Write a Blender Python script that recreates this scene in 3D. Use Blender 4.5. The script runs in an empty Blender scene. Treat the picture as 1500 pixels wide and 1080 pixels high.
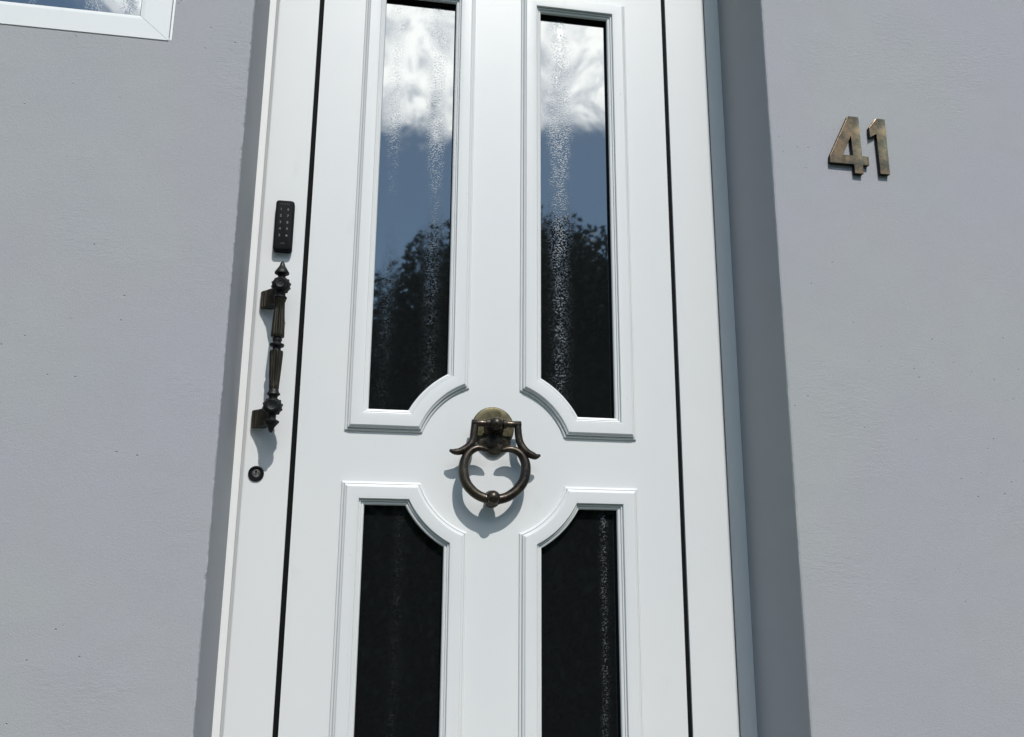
import bpy, bmesh, math, random
from mathutils import Vector, Matrix
from mathutils.geometry import interpolate_bezier
random.seed(7)
PI = math.pi
scene = bpy.context.scene
COL = scene.collection

# ------------------------------------------------------------ camera
cd = bpy.data.cameras.new('camera'); cam = bpy.data.objects.new('camera', cd); COL.objects.link(cam)
cd.sensor_fit = 'HORIZONTAL'; cd.sensor_width = 36.0; cd.lens = 1340.96/1500*36.0
cd.clip_start = 0.05; cd.clip_end = 500
yaw, pit, rol = 0.171717, 0.243317, 0.00627
fw = Vector((math.sin(yaw)*math.cos(pit), math.cos(yaw)*math.cos(pit), math.sin(pit)))
r0 = Vector((math.cos(yaw), -math.sin(yaw), 0)); u0 = r0.cross(fw)
rr = r0*math.cos(rol)+u0*math.sin(rol); uu = u0*math.cos(rol)-r0*math.sin(rol)
CAM = Vector((-0.29654, -1.93215, -0.28226))
cam.matrix_world = Matrix(((rr.x, uu.x, -fw.x, CAM.x), (rr.y, uu.y, -fw.y, CAM.y), (rr.z, uu.z, -fw.z, CAM.z), (0, 0, 0, 1)))
scene.camera = cam
scene.view_settings.view_transform = 'Standard'; scene.view_settings.look = 'None'
scene.view_settings.exposure = 0.0; scene.view_settings.gamma = 1.0

# ------------------------------------------------------------ node helper
class NT:
    def __init__(s, tree): s.t = tree; s.n = tree.nodes; s.l = tree.links
    def new(s, typ, **kw):
        n = s.n.new(typ)
        for k, v in kw.items(): setattr(n, k, v)
        return n
    def put(s, sock, v):
        if isinstance(v, (int, float)): sock.default_value = v
        elif isinstance(v, (tuple, list)):
            sock.default_value = tuple(v) if len(v) == len(sock.default_value) else tuple(v)+(1.0,)
        else: s.l.new(v, sock)
    def math(s, op, a, b=0.0, c=0.0, clamp=False):
        n = s.new('ShaderNodeMath', operation=op); n.use_clamp = clamp
        s.put(n.inputs[0], a); s.put(n.inputs[1], b); s.put(n.inputs[2], c); return n.outputs[0]
    def noise(s, vec, scale, detail=3.0, rough=0.5, dist=0.0):
        n = s.new('ShaderNodeTexNoise'); s.l.new(vec, n.inputs['Vector'])
        n.inputs['Scale'].default_value = scale; n.inputs['Detail'].default_value = detail
        n.inputs['Roughness'].default_value = rough; n.inputs['Distortion'].default_value = dist
        return n.outputs['Fac']
    def ramp(s, fac, a, b, lo=0.0, hi=1.0, interp='SMOOTHSTEP'):
        n = s.new('ShaderNodeMapRange', interpolation_type=interp); s.put(n.inputs['Value'], fac)
        n.inputs['From Min'].default_value = a; n.inputs['From Max'].default_value = b
        n.inputs['To Min'].default_value = lo; n.inputs['To Max'].default_value = hi
        return n.outputs['Result']
    def mix(s, fac, a, b):
        n = s.new('ShaderNodeMix', data_type='RGBA'); s.put(n.inputs[0], fac); s.put(n.inputs[6], a); s.put(n.inputs[7], b)
        return n.outputs[2]
    def scalevec(s, vec, sc):
        n = s.new('ShaderNodeMapping'); s.l.new(vec, n.inputs['Vector']); n.inputs['Scale'].default_value = sc
        return n.outputs[0]
    def bump(s, h, strength, dist, normal=None):
        n = s.new('ShaderNodeBump'); s.put(n.inputs['Height'], h); s.put(n.inputs['Strength'], strength)
        n.inputs['Distance'].default_value = dist
        if normal: s.l.new(normal, n.inputs['Normal'])
        return n.outputs[0]

# ------------------------------------------------------------ world and sun
SUN = Vector((0.19, -1.0, 1.2)).normalized()          # towards the sun
w = bpy.data.worlds.new('World'); scene.world = w; w.use_nodes = True
W = NT(w.node_tree); W.n.clear()
sky = W.new('ShaderNodeTexSky', sky_type='NISHITA'); sky.sun_disc = False
sky.sun_elevation = math.asin(SUN.z); sky.sun_rotation = math.atan2(SUN.x, SUN.y)
sky.air_density = 1.0; sky.dust_density = 0.3; sky.ozone_density = 1.2
tc = W.new('ShaderNodeTexCoord'); sx = W.new('ShaderNodeSeparateXYZ'); W.l.new(tc.outputs['Generated'], sx.inputs[0])
el = W.math('MULTIPLY', W.math('ARCSINE', sx.outputs[2]), 57.2958)
az = W.math('MULTIPLY', W.math('ARCTAN2', sx.outputs[0], W.math('MULTIPLY', sx.outputs[1], -1.0)), 57.2958)
n1 = W.noise(tc.outputs['Generated'], 10.0, 9.0, 0.64, 0.5)
n2 = W.noise(tc.outputs['Generated'], 24.0, 8.0, 0.62, 0.9)
ea = W.math('DIVIDE', W.math('SUBTRACT', az, 5.0), 26.0); ee = W.math('DIVIDE', W.math('SUBTRACT', el, 36.5), 9.0)
e2 = W.math('ADD', W.math('MULTIPLY', ea, ea), W.math('MULTIPLY', ee, ee))
cm = W.math('ADD', W.math('SUBTRACT', 1.0, e2), W.math('MULTIPLY', W.math('SUBTRACT', n1, 0.5), 3.2))
cm = W.ramp(cm, -0.10, 0.50)
cb = W.ramp(n2, 0.36, 0.60, 0.0, 1.0)
cloudcol = W.mix(cb, (15.5, 16.2, 17.0), (30.0, 29.7, 28.2))
skycol = W.mix(1.0, sky.outputs[0], (1, 1, 1)); 
mul = W.new('ShaderNodeMix', data_type='RGBA', blend_type='MULTIPLY'); mul.inputs[0].default_value = 1.0
W.l.new(sky.outputs[0], mul.inputs[6]); mul.inputs[7].default_value = (0.88, 0.97, 0.93, 1)
allcol = W.mix(cm, mul.outputs[2], cloudcol)
bg = W.new('ShaderNodeBackground'); W.l.new(allcol, bg.inputs[0]); bg.inputs[1].default_value = 0.125
wo = W.new('ShaderNodeOutputWorld'); W.l.new(bg.outputs[0], wo.inputs[0])

sl = bpy.data.lights.new('sun', 'SUN'); sl.energy = 3.2; sl.angle = math.radians(0.6); sl.color = (1.0, 0.962, 0.918)
so = bpy.data.objects.new('sun', sl); COL.objects.link(so); so.rotation_euler = SUN.to_track_quat('Z', 'Y').to_euler(); so.location = (2, -10, 12)

# ------------------------------------------------------------ materials
def mat(name):
    m = bpy.data.materials.new(name); m.use_nodes = True
    t = NT(m.node_tree); b = t.n['Principled BSDF']; o = t.new('ShaderNodeTexCoord').outputs['Object']
    return m, t, b, o

def m_plaster(name, base=(0.396, 0.399, 0.417), fine=1.0, pits=True):
    m, t, b, o = mat(name)
    n1 = t.noise(o, 2.2, 3, 0.5); n2 = t.noise(t.scalevec(o, (1, 1, 2.2)), 9, 4, 0.6)
    c = t.mix(t.ramp(n1, 0.36, 0.64), (base[0]*0.995, base[1]*0.972, base[2]*1.02), (base[0]*0.995, base[1]*1.018, base[2]*0.985))
    n3 = t.noise(o, 5.5, 2, 0.5)
    c = t.mix(t.ramp(n3, 0.45, 0.70, 0, 0.5), c, (base[0]*0.955, base[1]*0.99, base[2]*1.0))
    c = t.mix(t.ramp(n2, 0.35, 0.72, 0, 0.45), c, (base[0]*0.94, base[1]*0.955, base[2]*0.95))
    g = t.noise(o, 420, 2, 0.6)
    tro = t.noise(t.scalevec(o, (1, 1, 3.2)), 55, 5, 0.65, 0.4)      # trowel drag marks
    reg = t.ramp(t.noise(o, 3.7, 2, 0.5), 0.50, 0.66)                 # patches where they show
    h = t.math('ADD', t.math('MULTIPLY', g, 0.6), t.math('MULTIPLY', t.math('MULTIPLY', tro, reg), 1.0))
    if pits:
        v = t.new('ShaderNodeTexVoronoi'); t.l.new(o, v.inputs['Vector']); v.inputs['Scale'].default_value = 58
        cell = t.noise(v.outputs['Position'], 41.0, 0, 0.5)
        pr = t.ramp(t.noise(o, 2.6, 3, 0.6), 0.46, 0.74, 0.0, 0.42, 'LINEAR')
        on = t.math('GREATER_THAN', cell, t.math('SUBTRACT', 0.80, pr))
        pit = t.math('MULTIPLY', t.ramp(v.outputs['Distance'], 0.03, 0.12, 1.0, 0.0), on)
        h = t.math('SUBTRACT', h, t.math('MULTIPLY', pit, 2.2))
        c = t.mix(t.math('MULTIPLY', pit, 0.4), c, (0.13, 0.135, 0.145))
    t.l.new(c, b.inputs['Base Color'])
    t.l.new(t.bump(h, 0.55*fine, 0.0016), b.inputs['Normal'])
    b.inputs['Roughness'].default_value = 0.82; b.inputs['Specular IOR Level'].default_value = 0.25
    return m

def m_white(name, base=(0.738, 0.753, 0.748), rough=0.34):
    m, t, b, o = mat(name)
    n = t.noise(o, 3.0, 3, 0.5); g = t.noise(o, 700, 2, 0.5); d = t.noise(t.scalevec(o, (1, 1, 0.35)), 26, 5, 0.62)
    c = t.mix(t.ramp(n, 0.35, 0.65), base, (base[0]*0.965, base[1]*0.972, base[2]*0.982))
    c = t.mix(t.ramp(d, 0.60, 0.78, 0, 0.22), c, (0.55, 0.56, 0.55))
    sp = t.noise(o, 95, 1, 0.5)
    c = t.mix(t.ramp(sp, 0.80, 0.84, 0, 0.35), c, (0.35, 0.35, 0.34))
    t.l.new(c, b.inputs['Base Color'])
    t.l.new(t.bump(t.math('ADD', t.math('MULTIPLY', g, 0.25), t.noise(o, 14, 2, 0.5)), 0.10, 0.002), b.inputs['Normal'])
    t.l.new(t.ramp(n, 0.3, 0.7, rough-0.04, rough+0.08), b.inputs['Roughness'])
    return m

def m_metal(name, dark, light, rough=0.42, metal=0.9, sc=60, lo=0.4, hi=0.65):
    m, t, b, o = mat(name)
    n = t.noise(o, sc, 2.5, 0.5, 0.3); n2 = t.noise(o, sc*6, 3, 0.6)
    c = t.mix(t.ramp(n, lo, hi), dark, light)
    t.l.new(c, b.inputs['Base Color']); b.inputs['Metallic'].default_value = metal
    t.l.new(t.ramp(n2, 0.3, 0.7, rough-0.08, rough+0.14), b.inputs['Roughness'])
    t.l.new(t.bump(n2, 0.14, 0.0012), b.inputs['Normal'])
    return m

def m_plain(name, base, rough=0.6, spec=0.3, sc=40, var=0.15):
    m, t, b, o = mat(name)
    n = t.noise(o, sc, 4, 0.6)
    t.l.new(t.mix(t.ramp(n, 0.3, 0.7), tuple(x*(1-var) for x in base), tuple(x*(1+var) for x in base)), b.inputs['Base Color'])
    b.inputs['Roughness'].default_value = rough; b.inputs['Specular IOR Level'].default_value = spec
    return m

def m_glass(name, bands, refl=0.275):
    """dark ornamental glass: smooth reflecting face with vertical ribs of rippled, sparkling relief"""
    m, t, b, o = mat(name); t.n.remove(b)
    s = t.new('ShaderNodeSeparateXYZ'); t.l.new(o, s.inputs[0])
    wob = t.math('MULTIPLY', t.math('SUBTRACT', t.noise(t.scalevec(o, (0, 0, 1)), 7, 3, 0.6), 0.5), 0.022)
    x = t.math('ADD', s.outputs[0], wob); tot = None
    for cx, sg, amp in bands:
        q = t.math('DIVIDE', t.math('SUBTRACT', x, cx), sg)
        g = t.math('MULTIPLY', t.math('EXPONENT', t.math('MULTIPLY', t.math('MULTIPLY', q, q), -1.0)), amp)
        tot = g if tot is None else t.math('MAXIMUM', tot, g)
    gr = t.noise(o, 290, 2, 0.6); lump = t.ramp(t.noise(t.scalevec(o, (1, 1, 0.5)), 60, 3, 0.6), 0.3, 0.7, 0.35, 1.0)
    band = t.math('MULTIPLY', tot, lump)
    fl = t.math('MULTIPLY', band, t.ramp(gr, 0.50, 0.66))
    wave = t.noise(o, 8, 2, 0.5)
    nrm = t.bump(t.math('ADD', t.math('MULTIPLY', t.math('MULTIPLY', t.ramp(gr, 0.50, 0.66), band), 0.30), t.math('MULTIPLY', wave, 0.10)), 0.5, 0.002)
    gl = t.new('ShaderNodeBsdfGlossy'); gl.inputs['Color'].default_value = (0.93, 0.97, 1.0, 1); t.l.new(nrm, gl.inputs['Normal'])
    gl.inputs['Roughness'].default_value = 0.024
    gr2 = t.new('ShaderNodeBsdfGlossy'); gr2.inputs['Color'].default_value = (0.27, 0.285, 0.29, 1); gr2.inputs['Roughness'].default_value = 0.55
    t.l.new(nrm, gr2.inputs['Normal'])
    df = t.new('ShaderNodeBsdfDiffuse'); df.inputs['Color'].default_value = (0.009, 0.010, 0.011, 1)
    a = t.new('ShaderNodeMixShader'); a.inputs[0].default_value = refl; t.l.new(df.outputs[0], a.inputs[1]); t.l.new(gl.outputs[0], a.inputs[2])
    c = t.new('ShaderNodeMixShader'); t.l.new(fl, c.inputs[0]); t.l.new(a.outputs[0], c.inputs[1]); t.l.new(gr2.outputs[0], c.inputs[2])
    t.l.new(c.outputs[0], t.n['Material Output'].inputs[0])
    return m

M = dict(
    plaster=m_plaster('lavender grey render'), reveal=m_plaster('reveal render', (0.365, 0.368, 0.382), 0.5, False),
    white=m_white('white plastic'), white2=m_white('white frame plastic', (0.80, 0.815, 0.805), 0.4),
    gasket=m_plain('black gasket rubber', (0.006, 0.007, 0.007), 0.75, 0.1),
    black=m_plain('black plastic', (0.008, 0.0095, 0.011), 0.7, 0.12, 300),
    print_=m_plain('grey key print', (0.19, 0.20, 0.20), 0.6, 0.3), printdim=m_plain('faint key print', (0.09, 0.095, 0.10), 0.6),
    bronze=m_metal('dark aged bronze', (0.036, 0.033, 0.026), (0.072, 0.062, 0.046), 0.42, 0.85, 25, 0.3, 0.75),
    iron=m_metal('blackened bronze and digit side shade', (0.018, 0.021, 0.022), (0.045, 0.045, 0.042), 0.5, 0.8, 90),
    knock=m_metal('brown patinated brass', (0.048, 0.040, 0.034), (0.095, 0.080, 0.060), 0.34, 0.85, 25, 0.35, 0.75),
    plate=m_metal('dull brass plate', (0.11, 0.098, 0.058), (0.185, 0.165, 0.10), 0.42, 0.85, 18, 0.3, 0.75),
    brass=m_metal('tarnished brass', (0.22, 0.155, 0.095), (0.56, 0.44, 0.24), 0.26, 0.92, 9, 0.44, 0.70),
    steel=m_metal('worn lock steel', (0.12, 0.12, 0.11), (0.28, 0.27, 0.25), 0.4, 0.9, 200),
    bark=m_plain('bark', (0.09, 0.07, 0.05), 0.9, 0.1, 20, 0.4), leaf=m_plain('leaf green', (0.042, 0.060, 0.030), 0.55, 0.3, 3, 0.45),
    leafcore=m_plain('added dark foliage core', (0.02, 0.032, 0.012), 0.95, 0.0, 9, 0.5),  # leaf green with shade painted in, for the added solid cores
    grass=m_plain('lawn green', (0.045, 0.07, 0.025), 0.9, 0.1, 12, 0.35), paving=m_plain('paving grey', (0.20, 0.20, 0.19), 0.85, 0.2, 8, 0.12),
    stone=m_plain('step stone', (0.20, 0.20, 0.19), 0.8, 0.2, 30, 0.1), dark=m_plain('dark opening', (0.01, 0.01, 0.01), 0.9, 0.0))

# ------------------------------------------------------------ object helpers
def link(name, bm, m, parent=None, smooth=None, label=None):
    me = bpy.data.meshes.new(name); bmesh.ops.recalc_face_normals(bm, faces=bm.faces[:])
    if smooth is not None:
        for f in bm.faces: f.smooth = True
        for e in bm.edges:
            if len(e.link_faces) == 2 and e.calc_face_angle(0) > math.radians(smooth): e.smooth = False
    bm.to_mesh(me); bm.free(); me.materials.append(m)
    o = bpy.data.objects.new(name, me); COL.objects.link(o)
    if parent: o.parent = parent
    if label: o['label'] = label
    return o
def tag(o, label=None, cat=None, group=None, kind=None):
    if label: o['label'] = label
    if cat: o['category'] = cat
    if group: o['group'] = group
    if kind: o['kind'] = kind
    return o
def empty(name, loc=(0, 0, 0)):
    o = bpy.data.objects.new(name, None); COL.objects.link(o); o.location = loc; o.empty_display_size = 0.1; return o
def box(bm, a, b, bevel=0.0):
    vs = [bm.verts.new((x, y, z)) for x in (a[0], b[0]) for y in (a[1], b[1]) for z in (a[2], b[2])]
    idx = [(0, 1, 3, 2), (4, 6, 7, 5), (0, 4, 5, 1), (2, 3, 7, 6), (0, 2, 6, 4), (1, 5, 7, 3)]
    fs = [bm.faces.new([vs[i] for i in q]) for q in idx]
    if bevel: bmesh.ops.bevel(bm, geom=list({e for f in fs for e in f.edges}), offset=bevel, segments=3, profile=0.5, affect='EDGES')
def catmull(P, n):
    out = []; P = [Vector(p) for p in P]; Q = [P[0]*2-P[1]]+P+[P[-1]*2-P[-2]]
    for i in range(1, len(Q)-2):
        a, b, c, d = Q[i-1:i+3]
        for k in range(n):
            t = k/n; out.append(0.5*((2*b)+(c-a)*t+(2*a-5*b+4*c-d)*t*t+(3*b-a-3*c+d)*t**3))
    out.append(P[-1]); return out
def tube(bm, pts, rad, n=6, seg=18, closed=False):
    """round tube along 3-D points with a radius at each point, smoothly interpolated"""
    V4 = [Vector((*p, r)) for p, r in zip(pts, rad)]
    if closed:
        ext = V4[-2:]+V4+V4[:3]; c = []
        for i in range(2, 2+len(V4)):
            a, b, cc, d = ext[i-1], ext[i], ext[i+1], ext[i+2]
            for k in range(n):
                t = k/n; c.append(0.5*((2*b)+(cc-a)*t+(2*a-5*b+4*cc-d)*t*t+(3*b-a-3*cc+d)*t**3))
    else: c = catmull(V4, n)
    N = len(c); rings = []
    for i in range(N):
        p = Vector(c[i][:3]); r = max(c[i][3], 0.0003)
        q0 = Vector(c[(i-1) % N if closed else max(i-1, 0)][:3]); q1 = Vector(c[(i+1) % N if closed else min(i+1, N-1)][:3])
        tn = (q1-q0).normalized(); b1 = tn.cross(Vector((0, -1, 0)))
        if b1.length < 0.2: b1 = tn.cross(Vector((0, 0, 1)))
        b1.normalize(); b2 = tn.cross(b1)
        rings.append([bm.verts.new(p+(b1*math.cos(2*PI*k/seg)+b2*math.sin(2*PI*k/seg))*r) for k in range(seg)])
    for i in range(N if closed else N-1):
        A, B = rings[i], rings[(i+1) % N]
        for k in range(seg): bm.faces.new((A[k], A[(k+1) % seg], B[(k+1) % seg], B[k]))
    if not closed:
        bm.faces.new(rings[0]); bm.faces.new(rings[-1][::-1])
def lathe(bm, prof, origin, axis, seg=36, flute=0, depth=0.0, frange=None):
    """prof = [(distance along axis, radius)]; flutes cut between frange"""
    ax = Vector(axis).normalized(); a1 = ax.cross(Vector((0, 0, 1)))
    if a1.length < 0.1: a1 = Vector((1, 0, 0))
    a1.normalize(); a2 = ax.cross(a1); o = Vector(origin); rings = []
    for d, r in prof:
        ring = []
        for k in range(seg):
            th = 2*PI*k/seg; rk = r
            if flute and frange[0] <= d <= frange[1]: rk = r*(1-depth*(0.5+0.5*math.cos(flute*th))**1.5)
            ring.append(bm.verts.new(o+ax*d+(a1*math.cos(th)+a2*math.sin(th))*max(rk, 0.0002)))
        rings.append(ring)
    for A, B in zip(rings, rings[1:]):
        for k in range(seg): bm.faces.new((A[k], A[(k+1) % seg], B[(k+1) % seg], B[k]))
    bm.faces.new(rings[0]); bm.faces.new(rings[-1][::-1])
def prism(bm, poly, y0, y1, holes=(), bevel=0.0):
    """flat outline in x,z with thickness y0 (back) to y1 (front)"""
    loops = [poly]+list(holes); fronts = []
    edges = []
    for lp in loops:
        vs = [bm.verts.new((x, y1, z)) for x, z in lp]; fronts.append(vs)
        edges += [bm.edges.new((vs[i], vs[(i+1) % len(vs)])) for i in range(len(vs))]
    r = bmesh.ops.triangle_fill(bm, edges=edges, use_beauty=True, use_dissolve=False)
    ff = [g for g in r['geom'] if isinstance(g, bmesh.types.BMFace)]
    bmesh.ops.recalc_face_normals(bm, faces=ff)
    backs = {}
    for vs in fronts:
        for v in vs: backs[v] = bm.verts.new((v.co.x, y0, v.co.z))
    for f in ff: bm.faces.new([backs[v] for v in reversed(f.verts)])
    for vs in fronts:
        for i in range(len(vs)):
            a, b = vs[i], vs[(i+1) % len(vs)]; bm.faces.new((a, b, backs[b], backs[a]))
    if bevel:
        fe = [e for e in edges if e.is_valid]
        bmesh.ops.bevel(bm, geom=fe, offset=bevel, segments=2, profile=0.6, affect='EDGES')
def grid_face(bm, xs, zs, y, skip=()):
    V = {(i, j): bm.verts.new((x, y, z)) for i, x in enumerate(xs) for j, z in enumerate(zs)}
    for i in range(len(xs)-1):
        for j in range(len(zs)-1):
            cx, cz = (xs[i]+xs[i+1])/2, (zs[j]+zs[j+1])/2
            if any(a < cx < b and c < cz < d for a, b, c, d in skip): continue
            bm.faces.new((V[i, j], V[i+1, j], V[i+1, j+1], V[i, j+1]))

# ------------------------------------------------------------ ground
GZ = -1.85; WY = -0.225                       # ground height, wall face
bm = bmesh.new(); grid_face(bm, [-80, 80], [-80, 80], 0); o = link('ground', bm, M['grass']); o.rotation_euler.x = -PI/2
o.location = (0, 0, GZ); tag(o, kind='structure')
bm = bmesh.new(); box(bm, (-0.75, -6.0, GZ-0.02), (0.78, -1.07, GZ+0.01)); tag(link('path', bm, M['paving']), kind='structure')
bm = bmesh.new()
for k in range(4):
    box(bm, (-0.85, WY-0.001-0.28*(3-k)-0.28, GZ-0.02-0.001*k), (0.88, WY-0.001-0.28*(3-k), GZ+0.19*(k+1)))
box(bm, (-0.5399, WY+0.001, -1.20), (0.5729, 0.10, -1.075))
tag(link('doorstep', bm, M['stone']), kind='structure')

# ------------------------------------------------------------ house wall
XL, XR, ZT, ZB = -0.540, 0.573, 1.62, -1.08        # door opening
WX0, WX1, WZ0, WZ1 = -1.62, -0.6925, 0.7865, 1.88   # window opening
rng = random.Random(3)
def jag(z0, z1, step, amp):
    out = []; z = z0; v = 0
    while z < z1:
        v = 0.72*v+rng.uniform(-amp, amp); s = rng.uniform(-amp, amp)*1.2 if rng.random() < 0.25 else 0
        out.append((z, v+s)); z += step
    out.append((z1, 0)); return out
wall_bm = bmesh.new()
F = 0.03
grid_face(wall_bm, [-4.5, WX0, WX1, XL-F, XR+F, 4.5], [GZ-0.05, ZB, WZ0, ZT+F, WZ1, 4.2], WY,
          skip=[(WX0, WX1, WZ0, WZ1), (XL-F, XR+F, ZB, ZT+F)])
def arris(X, sgn, jl, parent):
    """fine strip beside the opening with a slightly ragged rounded plaster edge; returns the reveal as its own mesh"""
    rows = []
    for z, v in jl:
        z2 = z if z < ZT-0.001 else ZT
        rows.append([wall_bm.verts.new(p) for p in ((X+sgn*F, WY, z2 if z2 < ZT else ZT+F), (X+sgn*(0.0045)+v*0.6, WY, z2), (X+sgn*0.0012+v, WY+0.0014, z2), (X+v*0.4, WY+0.005, z2))])
    for a, b in zip(rows, rows[1:]):
        for i in range(3): wall_bm.faces.new((a[i], a[i+1], b[i+1], b[i]))
    bm = bmesh.new(); R = []
    for z, v in jl: R.append([bm.verts.new(p) for p in ((X+v*0.4, WY+0.005, z), (X+v*0.15, WY+0.014, z), (X, WY+0.03, z), (X, 0.06, z))])
    for a, b in zip(R, R[1:]):
        for i in range(3): bm.faces.new((a[i], a[i+1], b[i+1], b[i]))
    return bm
bl = arris(XL, -1, jag(ZB, ZT, 0.006, 0.0008), None)
br = arris(XR, 1, jag(ZB, ZT, 0.008, 0.0004), None)
# top strip above opening, window return and rear thickness
vs = [wall_bm.verts.new(p) for p in ((XL, WY, ZT), (XR, WY, ZT), (XR+F, WY, ZT+F), (XL-F, WY, ZT+F))]; wall_bm.faces.new(vs)
for (x0, z0, x1, z1) in ((WX0, WZ0, WX1, WZ0), (WX1, WZ0, WX1, WZ1), (WX1, WZ1, WX0, WZ1), (WX0, WZ1, WX0, WZ0)):
    wall_bm.faces.new([wall_bm.verts.new(p) for p in ((x0, WY, z0), (x1, WY, z1), (x1, WY+0.3, z1), (x0, WY+0.3, z0))])
for (x0, z0, x1, z1) in ((-4.5, GZ-0.05, -4.5, 4.2), (-4.5, 4.2, 4.5, 4.2), (4.5, 4.2, 4.5, GZ-0.05)):
    wall_bm.faces.new([wall_bm.verts.new(p) for p in ((x0, WY, z0), (x1, WY, z1), (x1, WY+0.4, z1), (x0, WY+0.4, z0))])
me = bpy.data.meshes.new('house_wall'); wall_bm.normal_update(); wall_bm.to_mesh(me); wall_bm.free(); me.materials.append(M['plaster'])
wall = bpy.data.objects.new('house_wall', me); COL.objects.link(wall)
tag(wall, 'pale lavender-grey rendered house wall surrounding the white front door', 'wall', kind='thing')
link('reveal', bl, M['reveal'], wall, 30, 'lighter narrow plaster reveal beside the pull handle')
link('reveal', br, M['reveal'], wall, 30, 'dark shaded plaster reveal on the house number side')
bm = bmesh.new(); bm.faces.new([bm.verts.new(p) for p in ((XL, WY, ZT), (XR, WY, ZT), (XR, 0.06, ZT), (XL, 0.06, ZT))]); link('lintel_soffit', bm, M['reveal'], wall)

# ------------------------------------------------------------ window
def mitre_frame(bm, x0, x1, z0, z1, prof, gap=0.0, kz=1.0):
    """prof = [(inset, y)] swept round a rectangle as four mitred bars"""
    C = [(x0, z0, 1, 1), (x1, z0, -1, 1), (x1, z1, -1, -1), (x0, z1, 1, -1)]
    for i in range(4):
        a, b = C[i], C[(i+1) % 4]; g = gap
        dx = (1 if b[0] > a[0] else -1 if b[0] < a[0] else 0); dz = (1 if b[1] > a[1] else -1 if b[1] < a[1] else 0)
        A = [bm.verts.new((a[0]+a[2]*t+dx*g, y, a[1]+a[3]*t*kz+dz*g)) for t, y in prof]
        B = [bm.verts.new((b[0]+b[2]*t-dx*g, y, b[1]+b[3]*t*kz-dz*g)) for t, y in prof]
        for k in range(len(prof)-1): bm.faces.new((A[k], B[k], B[k+1], A[k+1]))
win = empty('window', (0, 0, 0)); tag(win, 'white plastic window left of the door at the top', 'window', kind='thing')
W0 = -0.002
bm = bmesh.new(); mitre_frame(bm, WX0, WX1, WZ0, WZ1, [(0.0005, WY+0.06), (0.0005, WY-0.0005), (0.0045, WY-0.0012), (0.0058, WY+0.01)], 0.0)
link('outer_frame', bm, M['white2'], win)
bm = bmesh.new(); mitre_frame(bm, WX0+0.0064, WX1-0.0064, WZ0-0.0010, WZ1+0.001, [(0.0, WY+0.05), (0.0, WY-0.0010), (0.0008, WY-0.0018), (0.050, WY-0.0018), (0.0580, WY-0.0005), (0.0590, WY+0.004)], 0.00035, 0.86)
link('sash_frame', bm, M['white2'], win)
bm = bmesh.new(); mitre_frame(bm, WX0, WX1, WZ0, WZ1, [(0.003, WY+0.03), (0.056, WY+0.006), (0.0670, WY+0.006)], 0.0, 0.80)
link('gasket', bm, M['gasket'], win)
bm = bmesh.new(); grid_face(bm, [WX0+0.055, WX1-0.055], [WZ0+0.03, WZ1-0.03], WY+0.010)
link('pane', bm, m_glass('window glass', [(-0.962, 0.007, 0.4), (-0.850, 0.009, 0.6), (-0.782, 0.010, 0.6)], 0.34), win)

# ------------------------------------------------------------ front door
door = empty('front_door', (0, 0, -1.05))
tag(door, 'white panelled front door with four narrow dark glass panes and a heart-shaped ring knocker', 'door', kind='thing')
def dl(name, bm, m, parent=door, smooth=None, label=None):
    """meshes are modelled in world coordinates, so the part cancels the door's own offset"""
    bm.transform(Matrix.Translation(-door.location if parent is not None else Vector()))
    return link(name, bm, m, parent, smooth, label)
DX0, DX1, DZ0, DZ1 = -0.5240, 0.5313, -1.03, 1.535
E0 = 0.012                                     # frame face lies behind the leaf face
bm = bmesh.new()
box(bm, (XL+0.0005, E0, ZB), (DX0-0.0008, 0.08, ZT)); box(bm, (DX1+0.0035, E0, ZB), (XR-0.0005, 0.08, ZT))
box(bm, (DX0-0.0008, E0+0.0002, DZ1+0.004), (DX1+0.0035, 0.08, ZT-0.0005))
dl('door_frame', bm, M['white2'])
bm = bmesh.new(); box(bm, (DX0-0.003, 0.022, DZ0), (DX1+0.003, 0.03, DZ1+0.003)); dl('rebate_seal', bm, M['gasket'])
# leaf frame: four mitred bars with rounded outer edge
GI = 0.4145; GO = 0.4255
bm = bmesh.new()
prof = [(0.0, 0.030), (0.0, 0.0098), (0.0006, 0.0088), (0.0060, 0.0020), (0.0074, 0.0005), (0.0095, 0.0)]
def ring_bars(bm, pr_out, y_in):
    C = [(DX0, DZ0, -GO, -0.955, 1, 1), (DX1, DZ0, GO, -0.955, -1, 1), (DX1, DZ1, GO, 1.420, -1, -1), (DX0, DZ1, -GO, 1.420, 1, -1)]
    for i in range(4):
        a, b = C[i], C[(i+1) % 4]
        pa = [(a[0]+a[4]*t, y, a[1]+a[5]*t) for t, y in pr_out]+[(a[2], 0, a[3]), (a[2], y_in, a[3])]
        pb = [(b[0]+b[4]*t, y, b[1]+b[5]*t) for t, y in pr_out]+[(b[2], 0, b[3]), (b[2], y_in, b[3])]
        A = [bm.verts.new(p) for p in pa]; B = [bm.verts.new(p) for p in pb]
        for k in range(len(A)-1): bm.faces.new((A[k], B[k], B[k+1], A[k+1]))
ring_bars(bm, prof, 0.01); dl('leaf_frame', bm, M['white'])
for s in (-1, 1):
    bm = bmesh.new(); box(bm, (min(s*GI, s*GO)+0.0002, 0.0065, -0.955), (max(s*GI, s*GO)-0.0002, 0.0098, 1.420)); dl('gasket', bm, M['gasket'])

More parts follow.
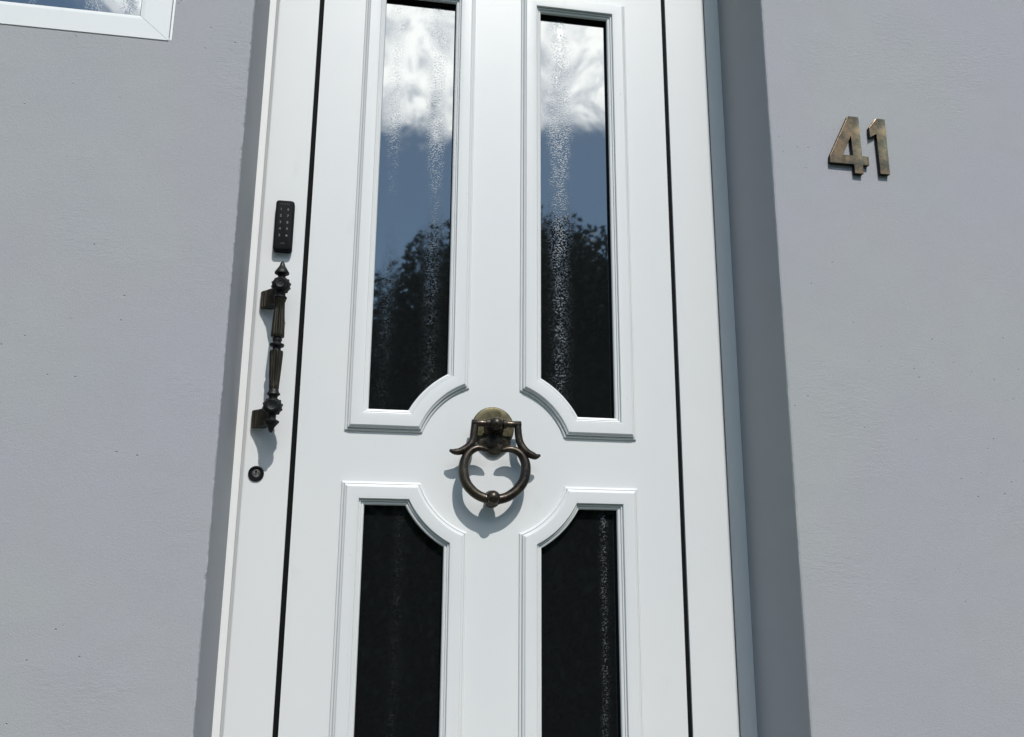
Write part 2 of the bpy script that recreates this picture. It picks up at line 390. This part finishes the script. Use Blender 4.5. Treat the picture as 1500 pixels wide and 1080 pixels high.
# mouldings: outline stepping inwards, with the corner towards the knocker cut by a circle round it
B1, B2, ZO, RO = 0.0562, 0.3180, 0.0535, 0.1642
TOPO, BOTO = 1.1530, -0.86
def outline(t, sx, up):
    x1, x2 = B1+t, B2-t; z1 = ZO+t; z2 = (TOPO if up else -BOTO)-t; R = RO+t
    th0 = math.asin(z1/R); th1 = math.acos(x1/R)
    pts = [(R*math.cos(th0+(th1-th0)*k/28), R*math.sin(th0+(th1-th0)*k/28)) for k in range(29)]
    pts += [(x1, z2), (x2, z2), (x2, z1)]
    return [(sx*x, z if up else -z) for x, z in pts]
PROF = [(0, 0.0), (0, -0.0032), (0.0012, -0.0046), (0.0040, -0.0054), (0.0046, -0.0036), (0.0056, -0.0036), (0.0059, -0.0092), (0.0066, -0.0104), (0.0080, -0.0110),
        (0.0096, -0.0122), (0.0104, -0.0140), (0.0118, -0.0150), (0.0240, -0.0153), (0.0350, -0.0143), (0.0362, -0.0132), (0.0367, -0.0078),
        (0.0378, -0.0076), (0.0382, -0.0094), (0.0402, -0.0088), (0.0408, -0.0046), (0.0420, -0.0044), (0.0424, -0.0060), (0.0460, -0.0046), (0.0474, -0.0020), (0.0478, 0.0010)]
panes = {}
for sx in (-1, 1):
    for up in (True, False):
        bm = bmesh.new(); rings = []
        for t, y in PROF: rings.append([bm.verts.new((x, y, z)) for x, z in outline(t, sx, up)])
        n = len(rings[0])
        for A, B in zip(rings, rings[1:]):
            for k in range(n): bm.faces.new((A[k], A[(k+1) % n], B[(k+1) % n], B[k]))
        mo = dl('moulding', bm, M['white'], door, 16)
        bands = {(-1, True): [(-0.142, 0.016, 0.20), (-0.240, 0.014, 0.11)], (1, True): [(0.152, 0.020, 0.42)],
                 (-1, False): [(-0.196, 0.010, 0.18)], (1, False): [(0.243, 0.007, 0.75)]}[(sx, up)]
        bm = bmesh.new(); bm.faces.new([bm.verts.new((x, 0.0130, z)) for x, z in outline(0.0470, sx, up)])
        p = dl('pane', bm, m_glass('door glass', bands), None)
        p.parent = mo; p.data.transform(Matrix.Translation(-door.location))
        bm = bmesh.new(); A, B = [[bm.verts.new((x, y, z)) for x, z in outline(t, sx, up)] for t, y in ((0.0479, 0.0008), (0.0482, 0.0128))]
        for k in range(len(A)): bm.faces.new((A[k], A[(k+1) % n], B[(k+1) % n], B[k]))
        p = dl('glazing_seal', bm, M['gasket'], None); p.parent = mo; p.data.transform(Matrix.Translation(-door.location))
# infill panel with openings behind the mouldings
bm = bmesh.new()
prism(bm, [(-GI, -0.955), (GI, -0.955), (GI, 1.420), (-GI, 1.420)], 0.012, 0.0, [outline(0.03, sx, up) for sx in (-1, 1) for up in (True, False)])
dl('infill_panel', bm, M['white'])

# pull handle ------------------------------------------------------
HX, HY = -0.463, -0.058
bm = bmesh.new()
pr = [(0.316, 0.0095), (0.3145, 0.0125), (0.311, 0.0118), (0.308, 0.0105), (0.29, 0.0112), (0.262, 0.0128), (0.240, 0.0137), (0.234, 0.0138), (0.2318, 0.0118), (0.2305, 0.0085)]
lathe(bm, pr, (HX, HY, 0), (0, 0, 1), 60, 12, 0.17, (0.2325, 0.310))
hnd = dl('pull_handle', bm, M['bronze'], door, 50, 'dark bronze turned and fluted pull handle on the lock stile')
def sub(name, bm, m, smooth=50):
    o = dl(name, bm, m, None, smooth); o.data.transform(Matrix.Translation(-door.location)); o.parent = hnd; return o
bm = bmesh.new()
lathe(bm, [(0.2005, 0.0085), (0.2025, 0.0132), (0.198, 0.0138), (0.185, 0.0133), (0.155, 0.0117), (0.130, 0.0102), (0.1235, 0.0100), (0.1215, 0.0085)], (HX, HY, 0), (0, 0, 1), 60, 12, 0.17, (0.124, 0.199))
sub('lower_grip', bm, M['bronze'])
bm = bmesh.new()
lathe(bm, [(0.2312, 0.0088), (0.226, 0.0100), (0.2215, 0.0078), (0.2195, 0.0090), (0.2175, 0.0145), (0.2145, 0.0150), (0.2125, 0.0140), (0.2105, 0.0088), (0.2065, 0.0082), (0.204, 0.0098), (0.200, 0.009)], (HX, HY, 0), (0, 0, 1), 40)
sub('centre_bead', bm, M['iron'])
for bz, s in ((0.3450, 1), (0.0865, -1)):
    bm = bmesh.new()         # drum-shaped boss with knurled rim and a flat rosette towards the viewer
    bmesh.ops.create_uvsphere(bm, u_segments=32, v_segments=18, radius=0.0190, matrix=Matrix.Translation((HX, HY, bz)))
    for k in range(12):
        a = 2*PI*k/12+0.2; p = Vector((HX+0.0180*math.cos(a), HY, bz+0.0180*math.sin(a)))
        bmesh.ops.create_icosphere(bm, subdivisions=2, radius=0.0030, matrix=Matrix.Translation(p))
    sub('boss', bm, M['iron'], 60)
    bm = bmesh.new()
    lathe(bm, [(0, 0.0120), (0.0065, 0.0125), (0.0085, 0.0118), (0.0095, 0.0100), (0.0080, 0.0075), (0.0085, 0.0055), (0.0080, 0.0040), (0.004, 0.0028), (0.0035, 0.0003)], (HX, HY-0.012, bz), (0, -1, 0), 32)
    sub('rosette', bm, M['iron'])
    bm = bmesh.new()         # pointed finial and its collars
    lathe(bm, [(0.015, 0.0070), (0.0175, 0.0080), (0.0210, 0.0076), (0.0230, 0.0105), (0.0255, 0.0150), (0.0285, 0.0152), (0.0335, 0.0120), (0.0400, 0.0080), (0.0450, 0.0052), (0.0480, 0.0050), (0.0510, 0.0032), (0.0540, 0.0008)] if s > 0 else
          [(0.015, 0.0070), (0.0200, 0.0085), (0.0240, 0.0080), (0.0270, 0.0100), (0.0300, 0.0152), (0.0325, 0.0150), (0.0370, 0.0110), (0.0430, 0.0065), (0.0500, 0.0045), (0.0540, 0.0008)],
          (HX, HY, bz), (0, 0, s), 32)
    sub('finial', bm, M['iron'])
    bm = bmesh.new()
    if s > 0: lathe(bm, [(-0.015, 0.0090), (-0.0180, 0.0105), (-0.0220, 0.0100), (-0.0245, 0.0125), (-0.0270, 0.0140), (-0.0295, 0.0130), (-0.0300, 0.009)], (HX, HY, bz), (0, 0, 1), 32)
    else: lathe(bm, [(0.0145, 0.0080), (0.0200, 0.0085), (0.0225, 0.0100), (0.0250, 0.0135), (0.0275, 0.0130), (0.0300, 0.0105), (0.0350, 0.0098), (0.0365, 0.0085)], (HX, HY, bz), (0, 0, 1), 32)
    sub('collar', bm, M['iron'])
    bm = bmesh.new()         # cranked post running back to the door
    a, b = Vector((HX-0.0450, -0.0100)), Vector((HX-0.0030, -0.0600)); d = (b-a); nrm2 = Vector((d.y, -d.x)).normalized()
    poly = [Vector((HX-0.0180, 0)), Vector((HX-0.0450, 0)), Vector((HX-0.0452, -0.0085))]
    for u, h in ((0.02, 0), (0.08, 0.0006), (0.10, 0), (0.12, -0.0016), (0.14, 0), (0.24, 0.0004), (0.26, -0.0014), (0.28, 0), (0.31, 0), (0.33, -0.0014), (0.35, 0.0006), (0.95, -0.001)): poly.append(a+d*u+nrm2*h)
    poly += [Vector((HX+0.006, -0.052)), Vector((HX+0.002, -0.040))]
    zc = bz-0.0180; rows = []
    for z, ins in ((-0.0178, 0.0022), (-0.0168, 0.0006), (-0.0150, 0), (0.0150, 0), (0.0168, 0.0006), (0.0178, 0.0022)):
        cen = Vector((HX-0.022, -0.022)); rows.append([bm.verts.new((q.x+(cen-q).normalized().x*ins, min(0.0, q.y+(cen-q).normalized().y*ins*(q.y < -0.001)), zc+z)) for q in poly])
    for A, B in zip(rows, rows[1:]):
        for k in range(len(A)): bm.faces.new((A[k], A[(k+1) % len(A)], B[(k+1) % len(B)], B[k]))
    bm.faces.new(rows[0]); bm.faces.new(rows[-1][::-1])
    sub('bracket', bm, M['bronze'], 25)

# lock cylinder -----------------------------------------------------
LX, LZ = -0.4915, -0.0430
bm = bmesh.new(); lathe(bm, [(0, 0.0158), (0.0020, 0.0158), (0.0038, 0.0150), (0.0044, 0.0128), (0.0030, 0.0112), (0.0018, 0.0108)], (LX, 0, LZ), (0, -1, 0), 40)
lk = dl('lock_cylinder', bm, M['black'], door, 40, 'round black keyhole rose below the pull handle')
bm = bmesh.new(); lathe(bm, [(0.0, 0.0085), (0.0030, 0.0085), (0.0036, 0.0078)], (LX, 0, LZ), (0, -1, 0), 32)
o = dl('key_plug', bm, M['steel'], None, 40); o.data.transform(Matrix.Translation(-door.location)); o.parent = lk
bm = bmesh.new(); box(bm, (LX-0.0011, -0.0040, LZ-0.003), (LX+0.0011, -0.0030, LZ+0.0065)); box(bm, (LX-0.0020, -0.0041, LZ+0.002), (LX+0.0020, -0.0030, LZ+0.0050))
o = dl('key_slot', bm, M['dark'], None); o.data.transform(Matrix.Translation(-door.location)); o.parent = lk

# keypad ------------------------------------------------------------
KX0, KX1, KZ0, KZ1, KY = -0.4895, -0.4500, 0.4385, 0.5545, -0.0200
def rounded(x0, x1, z0, z1, r, n=6):
    out = []
    for cx, cz, a0 in ((x1-r, z1-r, 0), (x0+r, z1-r, PI/2), (x0+r, z0+r, PI), (x1-r, z0+r, 3*PI/2)):
        out += [(cx+r*math.cos(a0+PI/2*k/n), cz+r*math.sin(a0+PI/2*k/n)) for k in range(n+1)]
    return out
bm = bmesh.new()
R = []
for y, t in ((0, 0.0), (-0.0150, 0.0), (-0.0175, 0.0006), (-0.0192, 0.0018), (-0.0200, 0.0034)):
    R.append([bm.verts.new((x, y, z)) for x, z in rounded(KX0+t, KX1-t, KZ0+t, KZ1-t, 0.0065-t*0.5)])
for A, B in zip(R, R[1:]):
    for k in range(len(A)): bm.faces.new((A[k], A[(k+1) % len(A)], B[(k+1) % len(A)], B[k]))
bm.faces.new(R[-1])
kp = dl('keypad', bm, M['black'], door, 40, 'slim black entry keypad above the pull handle')
def text_bm(s, size, x, z, y, bold=0.0):
    c = bpy.data.curves.new('txt', 'FONT'); c.body = s; c.size = size; c.align_x = 'CENTER'; c.align_y = 'CENTER'; c.extrude = 0.00012; c.offset = bold
    o = bpy.data.objects.new('txt', c); COL.objects.link(o); dg = bpy.context.evaluated_depsgraph_get()
    me = bpy.data.meshes.new_from_object(o.evaluated_get(dg)); bm = bmesh.new(); bm.from_mesh(me)
    bpy.data.objects.remove(o); bpy.data.curves.remove(c); bpy.data.meshes.remove(me)
    bm.transform(Matrix.Translation((x, y, z)) @ Matrix.Rotation(PI/2, 4, 'X')); return bm
def ksub(name, bm, m):
    o = dl(name, bm, m, None); o.data.transform(Matrix.Translation(-door.location)); o.parent = kp; return o
for c in range(2):
    for r in range(5):
        x = (-0.4775, -0.4625)[c]; z = 0.5325-0.01515*r; s = '12345'[r] if c == 0 else '6789'[r:r+1]
        if s: b = text_bm(s, 0.0078, x, z, KY-0.0001, 0.00012)
        else:
            b = bmesh.new(); lathe(b, [(0, 0.0021), (0.0002, 0.0021)], (x, KY, z), (0, -1, 0), 16)
        ksub('key', b, M['print_'])
ksub('maker_mark', text_bm('nuki', 0.0058, -0.4702, 0.4540, KY-0.0001, 0.0), M['printdim'])
b = bmesh.new()
for k in range(6): lathe(b, [(0, 0.0009), (0.0002, 0.0009)], (-0.4790+0.0035*k, KY, 0.5450), (0, -1, 0), 10)
ksub('status_light_row', b, M['printdim'])

# knocker -----------------------------------------------------------
PX, PZ = -0.0030, 0.0690
bm = bmesh.new(); lathe(bm, [(0, 0.0465), (0.0025, 0.0465), (0.0040, 0.0455), (0.0048, 0.0435), (0.0045, 0.0350), (0.0052, 0.0200), (0.0055, 0.0002)], (PX, 0, PZ), (0, -1, 0), 64)
kn = dl('knocker', bm, M['plate'], door, 40, 'brass knocker with dark heart-shaped ring below a round plate')
def nsub(name, bm, m=None, smooth=50):
    o = dl(name, bm, m or M['knock'], None, smooth); o.data.transform(Matrix.Translation(-door.location)); o.parent = kn; return o
KY0 = -0.032
def ky(z): return KY0-max(0.0, 0.070-z)*0.070
ring = [(-0.0135, 0.0118), (-0.0235, 0.0170), (-0.0412, 0.0195), (-0.0587, 0.0086), (-0.0685, -0.0127), (-0.0690, -0.0361), (-0.0630, -0.0563), (-0.0486, -0.0732), (-0.0309, -0.0837), (-0.0065, -0.0885), (0.0188, -0.0840), (0.0393, -0.0712), (0.0547, -0.0534), (0.0620, -0.0327), (0.0618, -0.0087), (0.0508, 0.0107), (0.0329, 0.0190), (0.0150, 0.0170), (0.0075, 0.0128)]
rrad = [0.0018, 0.0052, 0.0068, 0.0080, 0.0094, 0.0100, 0.0100, 0.0098, 0.0096, 0.0096, 0.0096, 0.0098, 0.0100, 0.0100, 0.0094, 0.0080, 0.0068, 0.0052, 0.0018]
bm = bmesh.new(); tube(bm, [(x, ky(z), z) for x, z in ring], [q*1.08 for q in rrad], 6, 20); nsub('heart_ring', bm)
for pts in ([(-0.0462, 0.0715), (-0.0480, 0.0536), (-0.0507, 0.0357), (-0.0600, 0.0215), (-0.0761, 0.0117), (-0.0890, 0.0102), (-0.0995, 0.0130)],
            [(0.0465, 0.0735), (0.0478, 0.0512), (0.0520, 0.0322), (0.0640, 0.0150), (0.0790, 0.0068), (0.0860, 0.0055), (0.0945, 0.0084)]):
    bm = bmesh.new(); tube(bm, [(x, ky(z)+0.001, z) for x, z in pts], [0.0078, 0.0080, 0.0082, 0.0086, 0.0078, 0.0062, 0.0026], 6, 18); nsub('winged_arm', bm)
bm = bmesh.new()
lathe(bm, [(-0.0535, 0.0060), (-0.0520, 0.0076), (-0.030, 0.0072), (-0.023, 0.0072), (-0.0215, 0.0100), (-0.0150, 0.0110), (-0.0130, 0.0080), (0.0130, 0.0080), (0.0150, 0.0110), (0.0215, 0.0100), (0.023, 0.0072), (0.030, 0.0072), (0.0520, 0.0076), (0.0535, 0.0060)], (0.0002, KY0, 0.0735), (1, 0, 0), 28)
nsub('pivot_bar', bm)
half = [(0.0115, 0.0600), (0.0135, 0.0530), (0.0190, 0.0465), (0.0300, 0.0430), (0.0360, 0.0395), (0.0345, 0.0330), (0.0265, 0.0255), (0.0185, 0.0190), (0.0110, 0.0135), (0.0040, 0.0112)]
bm = bmesh.new(); prism(bm, [(x-0.0005, z) for x, z in half]+[(-x-0.0005, z) for x, z in reversed(half)], -0.003, -0.0115, (), 0.0025)
nsub('hanger_shield', bm)
bm = bmesh.new(); bmesh.ops.create_uvsphere(bm, u_segments=32, v_segments=18, radius=0.0150, matrix=Matrix.Translation((-0.0010, -0.0360, 0.0725)))
lathe(bm, [(0, 0.0230), (0.004, 0.0205), (0.009, 0.0160), (0.016, 0.0140), (0.030, 0.0135)], (-0.0015, -0.004, 0.0680), (0, -1, 0), 28)
nsub('pivot_post', bm)
bm = bmesh.new(); bmesh.ops.create_uvsphere(bm, u_segments=32, v_segments=18, radius=0.0150, matrix=Matrix.Translation((-0.0080, -0.0480, -0.0850)))
lathe(bm, [(0, 0.0115), (0.012, 0.0120), (0.016, 0.0165), (0.021, 0.0185), (0.026, 0.0180), (0.032, 0.0150), (0.036, 0.0125)], (-0.0080, -0.008, -0.0865), (0, -1, 0), 28)
lathe(bm, [(-0.0165, 0.0095), (-0.0155, 0.0112), (-0.0135, 0.0112), (-0.0125, 0.0098)], (-0.0080, -0.0432, -0.0872), (1, 0, 0), 24)
lathe(bm, [(0.0165, 0.0095), (0.0155, 0.0112), (0.0135, 0.0112), (0.0125, 0.0098)], (-0.0080, -0.0432, -0.0872), (1, 0, 0), 24)
nsub('striker', bm)
bm = bmesh.new(); lathe(bm, [(0, 0.0125), (0.003, 0.0125), (0.007, 0.0100), (0.0085, 0.0060), (0.009, 0.0005)], (-0.0080, 0, -0.0870), (0, -1, 0), 28); nsub('strike_stud', bm)

# ------------------------------------------------------------ house numbers
four = [(0.7516, 0.7610), (0.7770, 0.7610), (0.7777, 0.6655), (0.7932, 0.6655), (0.7928, 0.6445), (0.7777, 0.6440), (0.7775, 0.6230), (0.7572, 0.6230), (0.7566, 0.6440), (0.7005, 0.6440), (0.7008, 0.6600)]
hole = [(0.7548, 0.7130), (0.7560, 0.6655), (0.7315, 0.6655)]
one = [(0.8205, 0.7620), (0.8419, 0.7620), (0.8414, 0.6270), (0.8190, 0.6270), (0.8180, 0.7240), (0.8018, 0.7140), (0.8014, 0.7380)]
for poly, hs, lab in ((four, [hole], 'tarnished brass house number 4 on the grey wall'), (one, [], 'tarnished brass house number 1 right of the 4 on the grey wall')):
    cx = sum(p[0] for p in poly)/len(poly); zb = min(p[1] for p in poly)
    bm = bmesh.new(); prism(bm, [(x+0.0055, z+0.0035) for x, z in poly], WY+0.001, WY-0.0105, [[(x+0.0055, z+0.0035) for x, z in h] for h in hs], 0.0003)
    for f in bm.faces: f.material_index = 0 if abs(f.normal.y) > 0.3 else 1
    bm.transform(Matrix.Translation((-cx, -WY, -zb)))
    bm.normal_update()
    for f in bm.faces: f.material_index = 0 if abs(f.normal.y) > 0.3 else 1  # sides take the dark metal, deepening the shade round the digits by colour
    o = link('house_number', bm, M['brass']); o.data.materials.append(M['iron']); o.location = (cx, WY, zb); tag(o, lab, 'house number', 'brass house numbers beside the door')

# ------------------------------------------------------------ trees and hedge seen in the glass
def leaves(bm, centre, rad, n, size, rg, bottom=-1.0, shell=0.45):
    clumps = []
    for _ in range(70):
        d = Vector((rg.gauss(0, 1), rg.gauss(0, 1), rg.gauss(0, 1))).normalized()
        clumps.append((Vector((d.x*rad[0], d.y*rad[1], d.z*rad[2]))*rg.uniform(shell, 0.84), rg.uniform(0.24, 0.36)*min(rad)))
    for _ in range(n):
        c, cr = clumps[int(rg.random()*len(clumps))]
        d = Vector((rg.gauss(0, 1), rg.gauss(0, 1), rg.gauss(0, 0.8))).normalized()*cr*rg.random()**0.5
        p = Vector(centre)+c+d
        if p.z < centre[2]+bottom*rad[2]: continue
        a = Vector((rg.gauss(0, 1), rg.gauss(0, 1), rg.gauss(0, 1))).normalized(); b = a.orthogonal().normalized(); s = size*rg.uniform(0.6, 1.3)
        bm.faces.new([bm.verts.new(p+v) for v in (a*s, b*s*0.45, -a*s, -b*s*0.45)])
def tree(x, y, h, rad, n, seed, label, group='leafy trees across the garden'):
    rg = random.Random(seed); t = empty('garden_tree', (x, y, GZ)); tag(t, label, 'tree', group)
    bm = bmesh.new(); cz = h-rad[2]
    tube(bm, [(0, 0, -0.1), (0.05, 0.03, cz*0.4), (-0.03, 0.05, cz*0.8), (0.02, 0, cz*1.3)], [0.24, 0.17, 0.12, 0.03], 5, 12)
    for k in range(9):
        a = rg.uniform(0, 2*PI); z0 = cz*rg.uniform(0.5, 1.0); L = rg.uniform(0.5, 0.8)
        tube(bm, [(0, 0, z0), (math.cos(a)*rad[0]*L*0.5, math.sin(a)*rad[1]*L*0.5, z0+rad[2]*0.2), (math.cos(a)*rad[0]*L, math.sin(a)*rad[1]*L, z0+rad[2]*rg.uniform(0.2, 0.55))], [0.09, 0.055, 0.012], 4, 8)
    link('trunk', bm, M['bark'], t, 60)
    bm = bmesh.new(); leaves(bm, (0, 0, cz), rad, n, 0.070, rg); link('crown', bm, M['leaf'], t)
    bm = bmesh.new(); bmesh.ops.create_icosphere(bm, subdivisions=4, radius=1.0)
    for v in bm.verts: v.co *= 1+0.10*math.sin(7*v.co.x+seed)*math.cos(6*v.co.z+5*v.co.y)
    bm.transform(Matrix.Translation((0, 0, cz-0.24*rad[2])) @ Matrix.Diagonal((rad[0]*0.74, rad[1]*0.66, rad[2]*0.78, 1))); link('added_core', bm, M['leafcore'], t)  # solid dark core added inside the crown so no sky shows through
    return t
tree(2.4, -11.9, 8.0, (3.6, 3.2, 3.9), 75000, 11, 'tall dense broadleaf tree opposite the door, the highest one mirrored in the panes')
tree(-1.6, -12.5, 6.3, (2.9, 2.8, 3.2), 52000, 5, 'lower rounded broadleaf tree mirrored at the left of the door panes')
tree(7.6, -13.0, 7.3, (3.0, 2.8, 3.4), 16000, 9, 'broadleaf tree farther right across the garden')
tree(-7.5, -13.5, 6.0, (3.0, 2.8, 2.8), 14000, 21, 'broadleaf tree farther left across the garden')
bm = bmesh.new(); rg = random.Random(2)
for _ in range(30000):
    p = Vector((rg.uniform(-9, 10), rg.gauss(-9.3, 0.28), GZ+rg.random()**0.8*2.9+rg.uniform(0, 0.12)))
    a = Vector((rg.gauss(0, 1), rg.gauss(0, 1), rg.gauss(0, 1))).normalized(); b = a.orthogonal().normalized(); s = 0.09*rg.uniform(0.6, 1.3)
    bm.faces.new([bm.verts.new(p+v) for v in (a*s, b*s*0.5, -a*s, -b*s*0.5)])
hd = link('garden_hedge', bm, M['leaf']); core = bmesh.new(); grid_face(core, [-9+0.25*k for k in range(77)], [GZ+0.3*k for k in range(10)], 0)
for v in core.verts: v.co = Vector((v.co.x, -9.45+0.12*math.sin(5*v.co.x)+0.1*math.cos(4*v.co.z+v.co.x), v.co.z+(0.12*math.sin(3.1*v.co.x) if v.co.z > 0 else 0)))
link('added_core', core, M['leafcore'], hd)  # dark sheet added within the hedge to close bright sky gaps
tag(hd, 'dense green hedge in front of the trees', 'hedge')
